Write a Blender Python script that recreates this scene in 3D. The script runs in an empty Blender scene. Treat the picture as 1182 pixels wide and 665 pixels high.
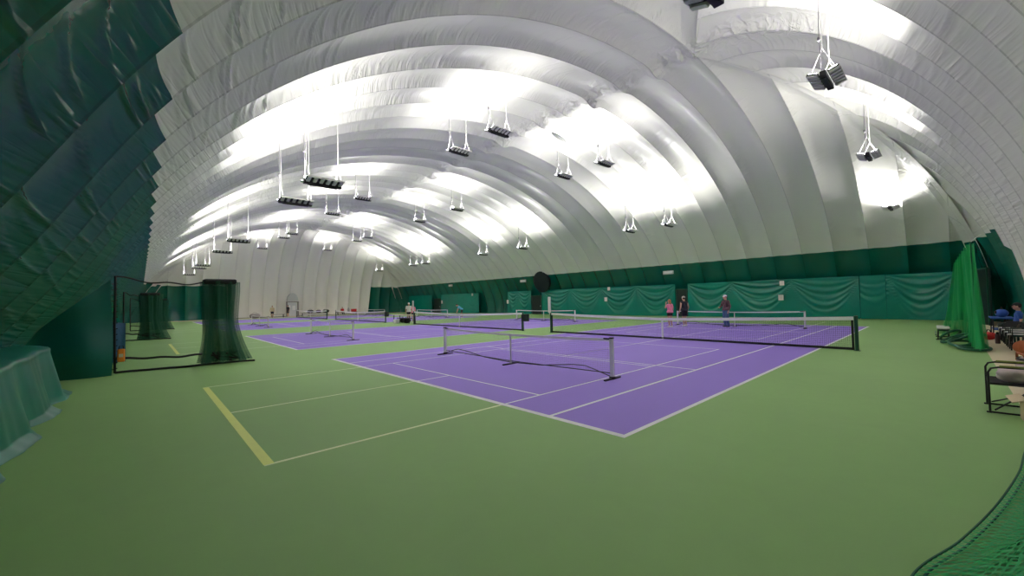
import bpy, bmesh, math, random
import numpy as np
from mathutils import Vector, Matrix
random.seed(7)
rng = np.random.default_rng(11)
S = bpy.context.scene
C = S.collection
PI = math.pi

# ------------------------------------------------------------------ materials
def nt(name):
    m = bpy.data.materials.new(name); m.use_nodes = True
    return m, m.node_tree, m.node_tree.nodes['Principled BSDF']

def mat(name, col, rough=.6, metal=0., var=.06, scale=6., spec=.5, bump=0.):
    m, t, b = nt(name)
    n = t.nodes.new('ShaderNodeTexNoise'); n.inputs['Scale'].default_value = scale; n.inputs['Detail'].default_value = 4
    tc = t.nodes.new('ShaderNodeTexCoord'); t.links.new(tc.outputs['Object'], n.inputs['Vector'])
    mx = t.nodes.new('ShaderNodeMix'); mx.data_type = 'RGBA'
    mx.inputs['A'].default_value = [c*(1-var) for c in col]+[1]
    mx.inputs['B'].default_value = [min(1, c*(1+var)) for c in col]+[1]
    t.links.new(n.outputs['Fac'], mx.inputs['Factor']); t.links.new(mx.outputs['Result'], b.inputs['Base Color'])
    b.inputs['Roughness'].default_value = rough; b.inputs['Metallic'].default_value = metal
    b.inputs['Specular IOR Level'].default_value = spec
    if bump:
        bp = t.nodes.new('ShaderNodeBump'); bp.inputs['Distance'].default_value = bump; bp.inputs['Strength'].default_value = .6
        t.links.new(n.outputs['Fac'], bp.inputs['Height']); t.links.new(bp.outputs['Normal'], b.inputs['Normal'])
    return m

def math_node(t, op, a, b=None, c=None):
    n = t.nodes.new('ShaderNodeMath'); n.operation = op
    for i, v in enumerate((a, b, c)):
        if v is None: continue
        if isinstance(v, (int, float)): n.inputs[i].default_value = v
        else: t.links.new(v, n.inputs[i])
    return n.outputs[0]

SEAM = 1.83
def vinyl(name, col, rough, amp, coat=0., ior=1.4):
    """air-dome fabric: gathers that run across the panel and die away from the seams (UV: along arc, across panel)"""
    m, t, b = nt(name)
    uv = t.nodes.new('ShaderNodeUVMap'); uv.uv_map = 'panel'
    sp = t.nodes.new('ShaderNodeSeparateXYZ'); t.links.new(uv.outputs['UV'], sp.inputs[0])
    u, v = sp.outputs['X'], sp.outputs['Y']
    p = math_node(t, 'FRACT', math_node(t, 'DIVIDE', v, SEAM))
    e = math_node(t, 'ABSOLUTE', math_node(t, 'SUBTRACT', math_node(t, 'MULTIPLY', p, 2.), 1.))
    env = math_node(t, 'POWER', e, 1.7)
    geo = t.nodes.new('ShaderNodeNewGeometry'); sg = t.nodes.new('ShaderNodeSeparateXYZ'); t.links.new(geo.outputs['Position'], sg.inputs[0])
    dx = math_node(t, 'DIVIDE', math_node(t, 'SUBTRACT', sg.outputs['X'], 13.), .9)
    rid = math_node(t, 'EXPONENT', math_node(t, 'MULTIPLY', math_node(t, 'MULTIPLY', dx, dx), -1.))
    hi = math_node(t, 'GREATER_THAN', sg.outputs['Z'], 11.)
    rid = math_node(t, 'MULTIPLY', rid, hi)
    def ridges(fu, fv, lean, thin, pw):
        cv = t.nodes.new('ShaderNodeCombineXYZ')
        t.links.new(math_node(t, 'ADD', math_node(t, 'MULTIPLY', u, fu), math_node(t, 'MULTIPLY', v, lean)), cv.inputs[0])
        t.links.new(math_node(t, 'MULTIPLY', v, fv), cv.inputs[1])
        n1 = t.nodes.new('ShaderNodeTexNoise'); n1.inputs['Scale'].default_value = 1.; n1.inputs['Detail'].default_value = 1.; n1.inputs['Distortion'].default_value = .35
        t.links.new(cv.outputs[0], n1.inputs['Vector'])
        r = math_node(t, 'SUBTRACT', 1., math_node(t, 'MULTIPLY', math_node(t, 'ABSOLUTE', math_node(t, 'SUBTRACT', n1.outputs['Fac'], .5)), thin))
        return math_node(t, 'POWER', math_node(t, 'MAXIMUM', r, 0.), pw)
    r = math_node(t, 'ADD', math_node(t, 'MULTIPLY', ridges(2.6, .35, .3, 5., 1.5), .6), math_node(t, 'MULTIPLY', ridges(7., .8, -.5, 4., 1.2), .4))
    n2 = t.nodes.new('ShaderNodeTexNoise'); n2.inputs['Scale'].default_value = 2.2; n2.inputs['Detail'].default_value = 2; n2.inputs['Distortion'].default_value = 1.
    t.links.new(geo.outputs['Position'], n2.inputs['Vector'])
    n3 = t.nodes.new('ShaderNodeTexNoise'); n3.inputs['Scale'].default_value = .45; n3.inputs['Detail'].default_value = 1
    t.links.new(geo.outputs['Position'], n3.inputs['Vector'])
    patch = math_node(t, 'MULTIPLY_ADD', n3.outputs['Fac'], 2.4, -.55)
    patch = math_node(t, 'MINIMUM', math_node(t, 'MAXIMUM', patch, .12), 1.2)
    h = math_node(t, 'MULTIPLY', math_node(t, 'MULTIPLY', r, math_node(t, 'ADD', math_node(t, 'MULTIPLY', env, .96), .04)), patch)
    h = math_node(t, 'ADD', h, math_node(t, 'MULTIPLY', math_node(t, 'MULTIPLY', n2.outputs['Fac'], rid), 4.5))
    bp = t.nodes.new('ShaderNodeBump'); bp.inputs['Strength'].default_value = 1.; bp.inputs['Distance'].default_value = amp
    t.links.new(h, bp.inputs['Height']); t.links.new(bp.outputs['Normal'], b.inputs['Normal'])
    # shade of the seam creases, painted as a slightly greyer strip
    seam = math_node(t, 'GREATER_THAN', e, .975)
    mx = t.nodes.new('ShaderNodeMix'); mx.data_type = 'RGBA'
    mx.inputs['A'].default_value = list(col)+[1]; mx.inputs['B'].default_value = [c*.78 for c in col]+[1]
    t.links.new(seam, mx.inputs['Factor']); t.links.new(mx.outputs['Result'], b.inputs['Base Color'])
    b.inputs['Roughness'].default_value = rough
    b.inputs['IOR'].default_value = ior
    b.inputs['Coat Weight'].default_value = coat; b.inputs['Coat Roughness'].default_value = .22
    return m

def netmat(name, col, cell, wire, diamond=False):
    m, t, b = nt(name)
    uv = t.nodes.new('ShaderNodeUVMap'); uv.uv_map = 'panel'
    sp = t.nodes.new('ShaderNodeSeparateXYZ'); t.links.new(uv.outputs['UV'], sp.inputs[0])
    u, v = sp.outputs['X'], sp.outputs['Y']
    if diamond: u, v = math_node(t, 'ADD', u, v), math_node(t, 'SUBTRACT', u, v)
    w = wire/cell
    a = math_node(t, 'LESS_THAN', math_node(t, 'FRACT', math_node(t, 'DIVIDE', u, cell)), w)
    c = math_node(t, 'LESS_THAN', math_node(t, 'FRACT', math_node(t, 'DIVIDE', v, cell)), w)
    f = math_node(t, 'MAXIMUM', a, c)
    b.inputs['Base Color'].default_value = list(col)+[1]; b.inputs['Roughness'].default_value = .6
    t.links.new(f, b.inputs['Alpha'])
    return m

def emis(name, col, strength):
    m, t, b = nt(name)
    b.inputs['Base Color'].default_value = list(col)+[1]
    b.inputs['Emission Color'].default_value = list(col)+[1]; b.inputs['Emission Strength'].default_value = strength
    return m

def courtmat(name, col, var):
    m, t, b = nt(name)
    tc = t.nodes.new('ShaderNodeTexCoord')
    n1 = t.nodes.new('ShaderNodeTexNoise'); n1.inputs['Scale'].default_value = .35; n1.inputs['Detail'].default_value = 5
    n2 = t.nodes.new('ShaderNodeTexNoise'); n2.inputs['Scale'].default_value = 60; n2.inputs['Detail'].default_value = 2
    n3 = t.nodes.new('ShaderNodeTexNoise'); n3.inputs['Scale'].default_value = 1.7; n3.inputs['Detail'].default_value = 6; n3.inputs['Distortion'].default_value = 1.5
    for n in (n1, n2, n3): t.links.new(tc.outputs['Object'], n.inputs['Vector'])
    f = math_node(t, 'ADD', math_node(t, 'MULTIPLY', n1.outputs['Fac'], .6), math_node(t, 'ADD', math_node(t, 'MULTIPLY', n2.outputs['Fac'], .12), math_node(t, 'MULTIPLY', n3.outputs['Fac'], .28)))
    mx = t.nodes.new('ShaderNodeMix'); mx.data_type = 'RGBA'
    mx.inputs['A'].default_value = [c*(1-var) for c in col]+[1]
    mx.inputs['B'].default_value = [c*(1+var) for c in col]+[1]
    t.links.new(f, mx.inputs['Factor']); t.links.new(mx.outputs['Result'], b.inputs['Base Color'])
    b.inputs['Roughness'].default_value = .62; b.inputs['Specular IOR Level'].default_value = .35
    bp = t.nodes.new('ShaderNodeBump'); bp.inputs['Distance'].default_value = .002; bp.inputs['Strength'].default_value = .4
    t.links.new(n2.outputs['Fac'], bp.inputs['Height']); t.links.new(bp.outputs['Normal'], b.inputs['Normal'])
    return m

M = dict(
    white_vinyl=vinyl('white_vinyl', (.83, .82, .765), .40, .05, .1),
    green_vinyl=vinyl('green_vinyl', (.0005, .115, .085), .24, .03, .0, 1.6),
    green_court=courtmat('green_court', (.275, .465, .165), .14),
    purple_court=courtmat('purple_court', (.315, .20, .72), .07),
    tan_floor=courtmat('tan_floor', (.74, .62, .44), .08),
    line_white=mat('line_white', (.92, .91, .92), .6, var=.05),
    line_yellow=mat('line_yellow', (.86, .92, .28), .6, var=.05),
    line_pale=mat('line_pale', (.88, .92, .58), .6, var=.05),
    curtain=mat('curtain_vinyl', (.002, .22, .16), .22, var=.12, scale=1.2, bump=.01),
    flap=mat('flap_vinyl', (.002, .13, .11), .4, var=.1, scale=1.5, bump=.01),
    skirt=mat('skirt_vinyl', (.001, .16, .11), .38, var=.12, scale=1.5, bump=.012),
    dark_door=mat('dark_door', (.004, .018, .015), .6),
    post_green=mat('post_green', (.004, .07, .035), .4),
    post_white=mat('post_white', (.80, .79, .78), .45),
    net_black=netmat('net_black', (.008, .01, .012), .05, .0045),
    net_dark_green=netmat('net_dark_green', (.003, .10, .05), .045, .013, True),
    net_bright_green=netmat('net_bright_green', (.002, .42, .10), .05, .014, True),
    net_coarse=netmat('net_coarse', (.002, .40, .10), .085, .021, True),
    net_fine=netmat('net_fine', (.012, .014, .016), .05, .0018),
    rope_black=mat('rope_black', (.008, .012, .01), .7),
    rope_green=mat('rope_green', (.004, .10, .05), .6),
    black=mat('black_plastic', (.012, .012, .014), .5),
    dark_fabric=mat('dark_fabric', (.018, .018, .022), .85),
    band=mat('white_band', (.92, .91, .91), .7),
    alu=mat('cast_aluminium', (.78, .77, .73), .5, .1),
    cable=mat('cable_white', (.75, .73, .71), .5),
    cable_dark=mat('cable_grey', (.25, .24, .26), .5),
    led=emis('led_lens', (.92, .93, 1.), 12.),
    paper=mat('paper', (.78, .8, .76), .8),
    sign_box=mat('sign_box', (.55, .57, .54), .5),
    duct=mat('duct_fabric', (.002, .012, .013), .8),
    skin=mat('skin', (.62, .36, .25), .6, var=.05),
    skin_b=mat('skin_deep', (.42, .24, .16), .6, var=.05),
    pink=mat('pink_cloth', (.88, .28, .42), .85),
    charcoal=mat('charcoal_cloth', (.03, .032, .04), .85),
    black_cloth=mat('black_cloth', (.012, .01, .016), .9),
    maroon=mat('maroon_cloth', (.10, .055, .065), .9),
    denim=mat('denim', (.05, .11, .24), .85, var=.15, scale=30),
    white_cloth=mat('white_cloth', (.82, .82, .80), .85),
    blue_cloth=mat('blue_cloth', (.11, .46, .72), .85),
    royal=mat('royal_blue_cloth', (.03, .10, .42), .8),
    red_cloth=mat('red_cloth', (.62, .03, .035), .8),
    orange=mat('orange_plastic', (.85, .24, .02), .5),
    rust=mat('rust_cloth', (.42, .12, .05), .85),
    hair_b=mat('hair_blond', (.42, .20, .08), .7, var=.2, scale=60),
    hair_d=mat('hair_dark', (.03, .02, .015), .7, var=.2, scale=60),
    grey_cap=mat('grey_cap', (.42, .40, .36), .85),
    shoe=mat('shoe_white', (.80, .79, .78), .6),
    eye=mat('eye_dark', (.02, .02, .02), .3), lip=mat('lip', (.5, .2, .17), .6),
    cream=mat('cream_plastic', (.66, .58, .40), .5),
    mauve=mat('mauve_fleece', (.55, .40, .42), .95, var=.15, scale=14, bump=.02),
    grey_fleece=mat('grey_fleece', (.62, .49, .51), .95, var=.15, scale=14, bump=.02),
    olive=mat('olive_pad', (.22, .26, .05), .7),
    chair_green=mat('chair_green', (.005, .06, .045), .7),
    card=mat('cardboard', (.62, .48, .32), .8),
    grey_bag=mat('grey_bag', (.36, .33, .31), .85),
    pane=mat('door_pane', (.70, .71, .74), .25), frame=mat('door_frame', (.25, .23, .23), .5),
    tarp=mat('blue_tarp', (.01, .07, .16), .5, var=.3, scale=5, bump=.03),
)

# ------------------------------------------------------------------ mesh helpers
class MB:
    def __init__(s): s.v = []; s.f = []; s.mi = []; s.uv = {}
    def add(s, vs, fs, mi=0):
        o = len(s.v); s.v += [tuple(x) for x in vs]; s.f += [tuple(i+o for i in f) for f in fs]; s.mi += [mi]*len(fs)
    def box(s, c, d, rot=None, mi=0, taper=1., bevel=.0):
        hx, hy, hz = d[0]/2, d[1]/2, d[2]/2
        if bevel > 0:
            bm = bmesh.new(); bmesh.ops.create_cube(bm, size=1)
            for v in bm.verts: v.co = Vector((v.co.x*d[0]*(taper if v.co.z > 0 else 1), v.co.y*d[1]*(taper if v.co.z > 0 else 1), v.co.z*d[2]))
            bmesh.ops.bevel(bm, geom=bm.edges[:], offset=bevel, segments=2, affect='EDGES', profile=.5)
            s.bm(bm, Matrix.Translation(c) @ (rot.to_4x4() if rot else Matrix()), mi); return
        vs = []
        for z in (-1, 1):
            k = taper if z > 0 else 1.
            for x, y in ((-1, -1), (1, -1), (1, 1), (-1, 1)): vs.append(Vector((x*hx*k, y*hy*k, z*hz)))
        if rot: vs = [rot @ v for v in vs]
        vs = [v+Vector(c) for v in vs]
        s.add(vs, [(3, 2, 1, 0), (4, 5, 6, 7), (0, 1, 5, 4), (1, 2, 6, 5), (2, 3, 7, 6), (3, 0, 4, 7)], mi)
    def bm(s, bm, mtx=None, mi=0):
        bm.verts.index_update()
        s.add([(mtx @ v.co) if mtx else v.co.copy() for v in bm.verts], [[v.index for v in f.verts] for f in bm.faces], mi); bm.free()
    def tube(s, pts, r, n=8, mi=0, closed=False):
        pts = [Vector(p) for p in pts]; N = len(pts); rs = r if isinstance(r, (list, tuple)) else [r]*N
        rings = []; up = None
        for i, p in enumerate(pts):
            if closed: d = pts[(i+1) % N]-pts[i-1]
            else: d = pts[min(i+1, N-1)]-pts[max(i-1, 0)]
            d.normalize()
            if up is None:
                up = Vector((0, 0, 1)) if abs(d.z) < .9 else Vector((1, 0, 0))
            a = d.cross(up)
            if a.length < 1e-4: a = d.cross(Vector((1, .3, 0)))
            a.normalize(); b = a.cross(d); up = b
            rings.append([p+(a*math.cos(2*PI*k/n)+b*math.sin(2*PI*k/n))*rs[i] for k in range(n)])
        vs = [q for rg in rings for q in rg]; fs = []
        for i in range(N if closed else N-1):
            j = (i+1) % N
            for k in range(n): fs.append((i*n+k, i*n+(k+1) % n, j*n+(k+1) % n, j*n+k))
        if not closed: fs += [tuple(range(n-1, -1, -1)), tuple((N-1)*n+k for k in range(n))]
        s.add(vs, fs, mi)
    def lathe(s, c, prof, n=20, mi=0):
        vs = []; fs = []
        for r, z in prof:
            for k in range(n): vs.append((c[0]+r*math.cos(2*PI*k/n), c[1]+r*math.sin(2*PI*k/n), c[2]+z))
        for i in range(len(prof)-1):
            for k in range(n): fs.append((i*n+k, i*n+(k+1) % n, (i+1)*n+(k+1) % n, (i+1)*n+k))
        fs += [tuple(range(n-1, -1, -1)), tuple((len(prof)-1)*n+k for k in range(n))]
        s.add(vs, fs, mi)
    def grid(s, P, uv=None, mi=0):
        """P: (rows, cols, 3) array; uv the same with 2"""
        R, K = P.shape[:2]; o = len(s.v)
        s.v += [tuple(p) for p in P.reshape(-1, 3)]
        idx = np.arange(R*K).reshape(R, K)
        for i in range(R-1):
            for j in range(K-1):
                s.f.append((o+int(idx[i, j]), o+int(idx[i, j+1]), o+int(idx[i+1, j+1]), o+int(idx[i+1, j]))); s.mi.append(mi)
        if uv is not None:
            for q, w in enumerate(uv.reshape(-1, 2)): s.uv[o+q] = tuple(w)
    def build(s, name, mats, parent=None, smooth=False, auto=None):
        me = bpy.data.meshes.new(name); me.from_pydata(s.v, [], s.f); me.update()
        for m in (mats if isinstance(mats, (list, tuple)) else [mats]): me.materials.append(m)
        if any(s.mi): me.polygons.foreach_set('material_index', s.mi)
        if s.uv:
            ul = me.uv_layers.new(name='panel'); li = np.zeros(len(me.loops), np.int32); me.loops.foreach_get('vertex_index', li)
            tab = np.zeros((len(s.v), 2), np.float32)
            for k, w in s.uv.items(): tab[k] = w
            ul.data.foreach_set('uv', tab[li].ravel())
        if smooth: me.polygons.foreach_set('use_smooth', [True]*len(me.polygons))
        o = bpy.data.objects.new(name, me); C.objects.link(o)
        if parent: o.parent = parent
        if auto:
            try: me.set_sharp_from_angle(angle=auto)
            except Exception: pass
        return o

def tag(o, label=None, cat=None, group=None, kind=None):
    if label: o['label'] = label
    if cat: o['category'] = cat
    if group: o['group'] = group
    if kind: o['kind'] = kind
    return o
def thing(name, label, cat, loc=(0, 0, 0), rz=0., group=None):
    o = bpy.data.objects.new(name, None); C.objects.link(o); o.empty_display_size = .2
    o.location = loc; o.rotation_euler = (0, 0, rz)
    return tag(o, label, cat, group)
def dup(root, loc, label, rz=None, group=None):
    def cp(o, parent):
        c = o.copy(); C.objects.link(c)
        if parent: c.parent = parent
        for ch in o.children: cp(ch, c)
        return c
    r = cp(root, None); r.location = loc; r['label'] = label
    if rz is not None: r.rotation_euler = (0, 0, rz)
    if group: r['group'] = group
    return r

# ------------------------------------------------------------------ the air dome
XC, W, H, Y0, D, Y1 = 13.3, 19.3, 12.4, -5.2, 9.5, 67.5
NN, Q = 10., 1.85
ZB = 4.65                                   # top of the green band
BULGE = .34
def zprof(t): return H*np.sin(t)**(2/Q)
def t_of_z(z): return math.asin(min(1, (z/H)**(Q/2)))

def panel_points(kind, q, t, p, disp=None, flat=None):
    """kind: left/right (q = Y) or near/far (q = X); t: array of arc parameters 0 floor .. pi/2 ridge; p: 0..1 across the panel"""
    k = np.cos(t); z = zprof(t)
    if kind in ('left', 'right'):
        b = max(0., (Y0+D-q)/D, (q-(Y1-D))/D); other = b
        a = np.maximum(k**NN-b**NN, 0)**(1/NN)
    else:
        a = abs(q-XC)/W; other = a
        b = np.maximum(k**NN-a**NN, 0)**(1/NN)
    if kind == 'left': x, y, sx, sy = XC-W*a, np.full_like(k, q), -1, (-1 if q < 20 else 1)
    elif kind == 'right': x, y, sx, sy = XC+W*a, np.full_like(k, q), 1, (-1 if q < 20 else 1)
    elif kind == 'near': x, y, sx, sy = np.full_like(k, q), Y0+D*(1-b), (1 if q > XC else -1), -1
    else: x, y, sx, sy = np.full_like(k, q), Y1-D*(1-b), (1 if q > XC else -1), 1
    kk = np.maximum(k, 1e-4); a_ = np.broadcast_to(a, k.shape); b_ = np.broadcast_to(b, k.shape)
    gx = 2*kk*np.clip(a_/kk, 0, 1)**(NN-1)/W*sx; gy = 2*kk*np.clip(b_/kk, 0, 1)**(NN-1)/D*sy
    gz = Q/H*np.maximum(z/H, 1e-5)**(Q-1)
    L = np.sqrt(gx**2+gy**2+gz**2)
    kh = other*2**(1/NN)
    size = W if kind in ('left', 'right') else D
    hipf = np.clip((k-kh)*size/1.3, 0, 1) if other > 0 else np.ones_like(k)
    base = np.clip(z/1.3, 0, 1)
    amt = BULGE*(1-abs(2*p-1)**2.7)*hipf**.7*(.25+.75*base)
    if kind == 'left': x = x-.85*np.exp(-(z/1.9)**2.5)*hipf     # the foot of the left wall slants out
    if kind in ('left', 'right'):                          # the pinched seam along the roof ridge
        amt = amt-np.exp(-(a_*W/.55)**2)*(.20+.08*math.sin(q*5.3)+.05*math.sin(q*13))*(k < .2)*hipf
    if disp is not None: amt = amt-disp*hipf
    if flat is not None: amt = flat
    P = np.stack([x+gx/L*amt, y+gy/L*amt, z+gz/L*amt], 1)
    return P

def hip_t(kind, q):
    if kind in ('left', 'right'):
        b = max(0., (Y0+D-q)/D, (q-(Y1-D))/D)
    else: b = abs(q-XC)/W
    kh = b*2**(1/NN)*.975                 # a little past the hip, where both sides lie on the same surface
    return None if kh >= 1 else math.acos(kh) if b > 0 else PI/2

def band_top(kind, q, p=0.):
    if kind == 'near' and q < 24.2: return max(.6, ZB-(24.2-q)*1.55)
    if kind == 'far' and 4.5 < q < 25.3: return 0.02
    return ZB+(.12 if kind == 'left' else -.16)*(1-(2*p-1)**2)+.06

ceil = MB(); walls = {k: MB() for k in ('left', 'right', 'near', 'far')}
class Pleats:
    """gathers running out from the two seams of a panel: (arc position, reach, half width, depth, lean)"""
    def __init__(self, seed, s_max, dens, depth, thin=1.):
        r = random.Random(seed); self.L = []
        for side in (0, 1):
            s_ = .2
            while s_ < s_max:
                s_ += r.choice((.10, .16, .25, .35, .5, .7))/dens
                self.L.append((side, s_, r.choice((.3, .4, .55, .8, 1.1, 1.5))*(1 if side else .6), r.uniform(.018, .055)*thin, depth*r.choice((.35, .6, .8, 1., 1.3)), r.uniform(.15, .85)*(1 if side else -.5)))
    def eval(self, s, p):
        out = np.zeros_like(s)
        for side, s0, reach, w, d, lean in self.L:
            q = (p if side == 0 else 1-p)*SEAM
            if q >= reach: continue
            i0, i1 = np.searchsorted(s, (s0+lean*q-4*w, s0+lean*q+4*w))
            if i1 <= i0: continue
            ww = w*(.7+.7*q/reach)
            out[i0:i1] += d*np.exp(-((s[i0:i1]-s0-lean*q)/ww)**2)*(1-q/reach)**1.1*min(1, q/.14)**.8
        return out
def arc_table(kind, q, t0, t1):
    T = np.linspace(t0, t1, 600); P = panel_points(kind, q, T, 0.)
    return T, np.r_[0, np.cumsum(np.linalg.norm(np.diff(P, axis=0), axis=1))]
def strip(kind, q0, q1, pid, ns, step_lo, step_hi, pleats=None):
    lo = []; hi = []; luv = []; huv = []
    qm = (q0+q1)/2; thm = hip_t(kind, qm) or .02
    T, A_ = arc_table(kind, qm, 0, thm); tbm = min(t_of_z(band_top(kind, qm)), thm-.005)
    nlo = max(3, int(np.interp(tbm, T, A_)/step_lo)); nhi = max(4, int((A_[-1]-np.interp(tbm, T, A_))/step_hi))
    for i in range(ns+1):
        p = i/ns; q = q0+(q1-q0)*p
        th = hip_t(kind, q)
        if th is None: th = .02
        tb = max(min(t_of_z(band_top(kind, q, p)), th-.005), .008)
        T, A_ = arc_table(kind, q, 0, th); sb = np.interp(tb, T, A_)
        for n_, a0, a1, L, U in ((nlo, 0., sb, lo, luv), (nhi, sb, A_[-1], hi, huv)):
            s = np.linspace(a0, a1, n_+1); tt = np.interp(s, A_, T); tt[0] = 0. if a0 == 0 else tb; tt[-1] = tb if a1 == sb else th
            L.append(panel_points(kind, q, tt, p, pleats.eval(s, p) if pleats else None))
            U.append(np.stack([s+37.3*pid, np.full_like(s, SEAM*(.0005+.999*p))], 1))
    walls[kind].grid(np.array(lo), np.array(luv)); ceil.grid(np.array(hi), np.array(huv))

pid = 0
# side panels, seams every 1.83 m, one of them at Y = .60
ys = [.60+SEAM*i for i in range(-3, 38)]
for ya in ys:
    yb = ya+SEAM
    if yb < Y0+.7 or ya > Y1-.7: continue
    for kind in ('left', 'right'):
        fine = kind == 'left' and -4 < ya < 9
        mid = (kind == 'left' and ya < 20) or (kind == 'right' and ya < 12)
        pl = Pleats(pid, 30, 1.7 if fine else .9, .07 if fine else .045, .62 if fine else 1.) if (fine or mid) else None
        strip(kind, max(ya, Y0+.66), min(yb, Y1-.66), pid, 30 if fine else 14 if mid else 8, .022 if fine else .06 if mid else .5, .03 if fine else .06 if mid else .3, pl); pid += 1
xs = [XC-W+.35+SEAM*i for i in range(0, 22)]
for xa in xs:
    xb = min(xa+SEAM, XC+W-1.32)
    if xb-max(xa, XC-W+1.32) < .1: continue
    vis = xa > 6
    strip('near', max(xa, XC-W+1.32), xb, pid, 18 if vis else 8, .05 if vis else .5, .045 if vis else .5, Pleats(pid, 18, 1.2, .062) if vis else None); pid += 1
    strip('far', max(xa, XC-W+1.32), xb, pid, 10, .5, .6); pid += 1

o = ceil.build('ceiling', M['white_vinyl'], smooth=True); tag(o, kind='structure')
for k, mb in walls.items():
    if k == 'far':
        # the middle of the far wall is white to the floor: faces by their X
        for i, f in enumerate(mb.f):
            cx = sum(mb.v[j][0] for j in f)/len(f)
            mb.mi[i] = 0
    o = mb.build('wall_'+k, [M['green_vinyl'], M['white_vinyl']], smooth=True); tag(o, kind='structure')

# unseen shell added behind the panels to block light leaks at the corners
om = MB()
for kind, qs in (('left', np.linspace(Y0+.66, Y1-.66, 60)), ('right', np.linspace(Y0+.66, Y1-.66, 60)), ('near', np.linspace(XC-W+1.32, XC+W-1.32, 34)), ('far', np.linspace(XC-W+1.32, XC+W-1.32, 34))):
    for mi_ in (0, 1):
        rows_ = []
        for q in qs:
            th = hip_t(kind, q) or .02; tb = max(.008, min(t_of_z(ZB), th-.005))
            tt = np.linspace(0, tb, 6) if mi_ == 0 else np.linspace(tb, th, 16)
            rows_.append(panel_points(kind, q, tt, .5, flat=.5))
        om.grid(np.array(rows_), mi=mi_)
tag(om.build('wall_outer', [M['green_vinyl'], M['white_vinyl']]), kind='structure')

def dome_z(x, y):
    a = abs(x-XC)/W; b = max(0., (Y0+D-y)/D, (y-(Y1-D))/D)
    k = (a**NN+b**NN)**(1/NN)
    return zprof(math.acos(min(1, k))) if k < 1 else 0.

# ------------------------------------------------------------------ the floor with its courts
fl = MB()
def quad(x0, x1, y0, y1, z, mi): fl.add([(x0, y0, z), (x1, y0, z), (x1, y1, z), (x0, y1, z)], [(0, 1, 2, 3)], mi)
# slab with thickness so the ground is a body
fl.box((13, 31, -.16), (44, 78, .32), mi=0)
quad(-9, 35, -8, -3.62, .001, 2)
quad(-4, 31, 63.2, 70, .001, 2)
COURTS = [0., 15.0, 33.0, 48.8]
CL, CW = 23.77, 10.97
PA = 3.589
def xl(y, x0, x1, w, mi=3, z=.004): quad(x0, x1, y-w/2, y+w/2, z, mi)     # along X
def yl(x, y0, y1, w, mi=3, z=.004): quad(x-w/2, x+w/2, y0, y1, z, mi)     # along Y
for c in COURTS:
    quad(0, CL, c, c+CW, .002, 1)
    yl(.05, c, c+CW, .11, z=.0048); yl(CL-.05, c, c+CW, .11, z=.0048)
    xl(c+.035, 0, CL, .075); xl(c+CW-.035, 0, CL, .075)
    xl(c+1.37, 0, CL, .065); xl(c+CW-1.37, 0, CL, .065)
    yl(5.485, c+1.37, c+CW-1.37, .055); yl(CL-5.485, c+1.37, c+CW-1.37, .055)
    xl(c+CW/2, 5.485, CL-5.485, .05)
    ym = c+CW/2
    for sgn, x_out in ((1, -PA), (-1, CL+PA)):
        def X(d): return x_out+sgn*d
        def span(d0, d1): return min(X(d0), X(d1)), max(X(d0), X(d1))
        yl(X(.05), ym-3.05, ym+3.05, .11, 4, .0044)
        for yy in (ym-3.05, ym+3.05):
            a, b = span(0, PA-.0); xl(yy, a, b, .055, 5)
            a, b = span(PA, 13.41); xl(yy, a, b, .05, 3)
        a, b = span(0, PA); xl(ym, a, b, .05, 5)
        a, b = span(PA, 4.57); xl(ym, a, b, .05, 3)
        yl(X(4.57), ym-3.05, ym+3.05, .05); yl(X(8.84), ym-3.05, ym+3.05, .05)
        a, b = span(8.84, 13.41); xl(ym, a, b, .05); yl(X(13.36), ym-3.05, ym+3.05, .05)
tag(fl.build('floor', [M['green_court'], M['purple_court'], M['tan_floor'], M['line_white'], M['line_yellow'], M['line_pale']]), kind='structure')

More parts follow.
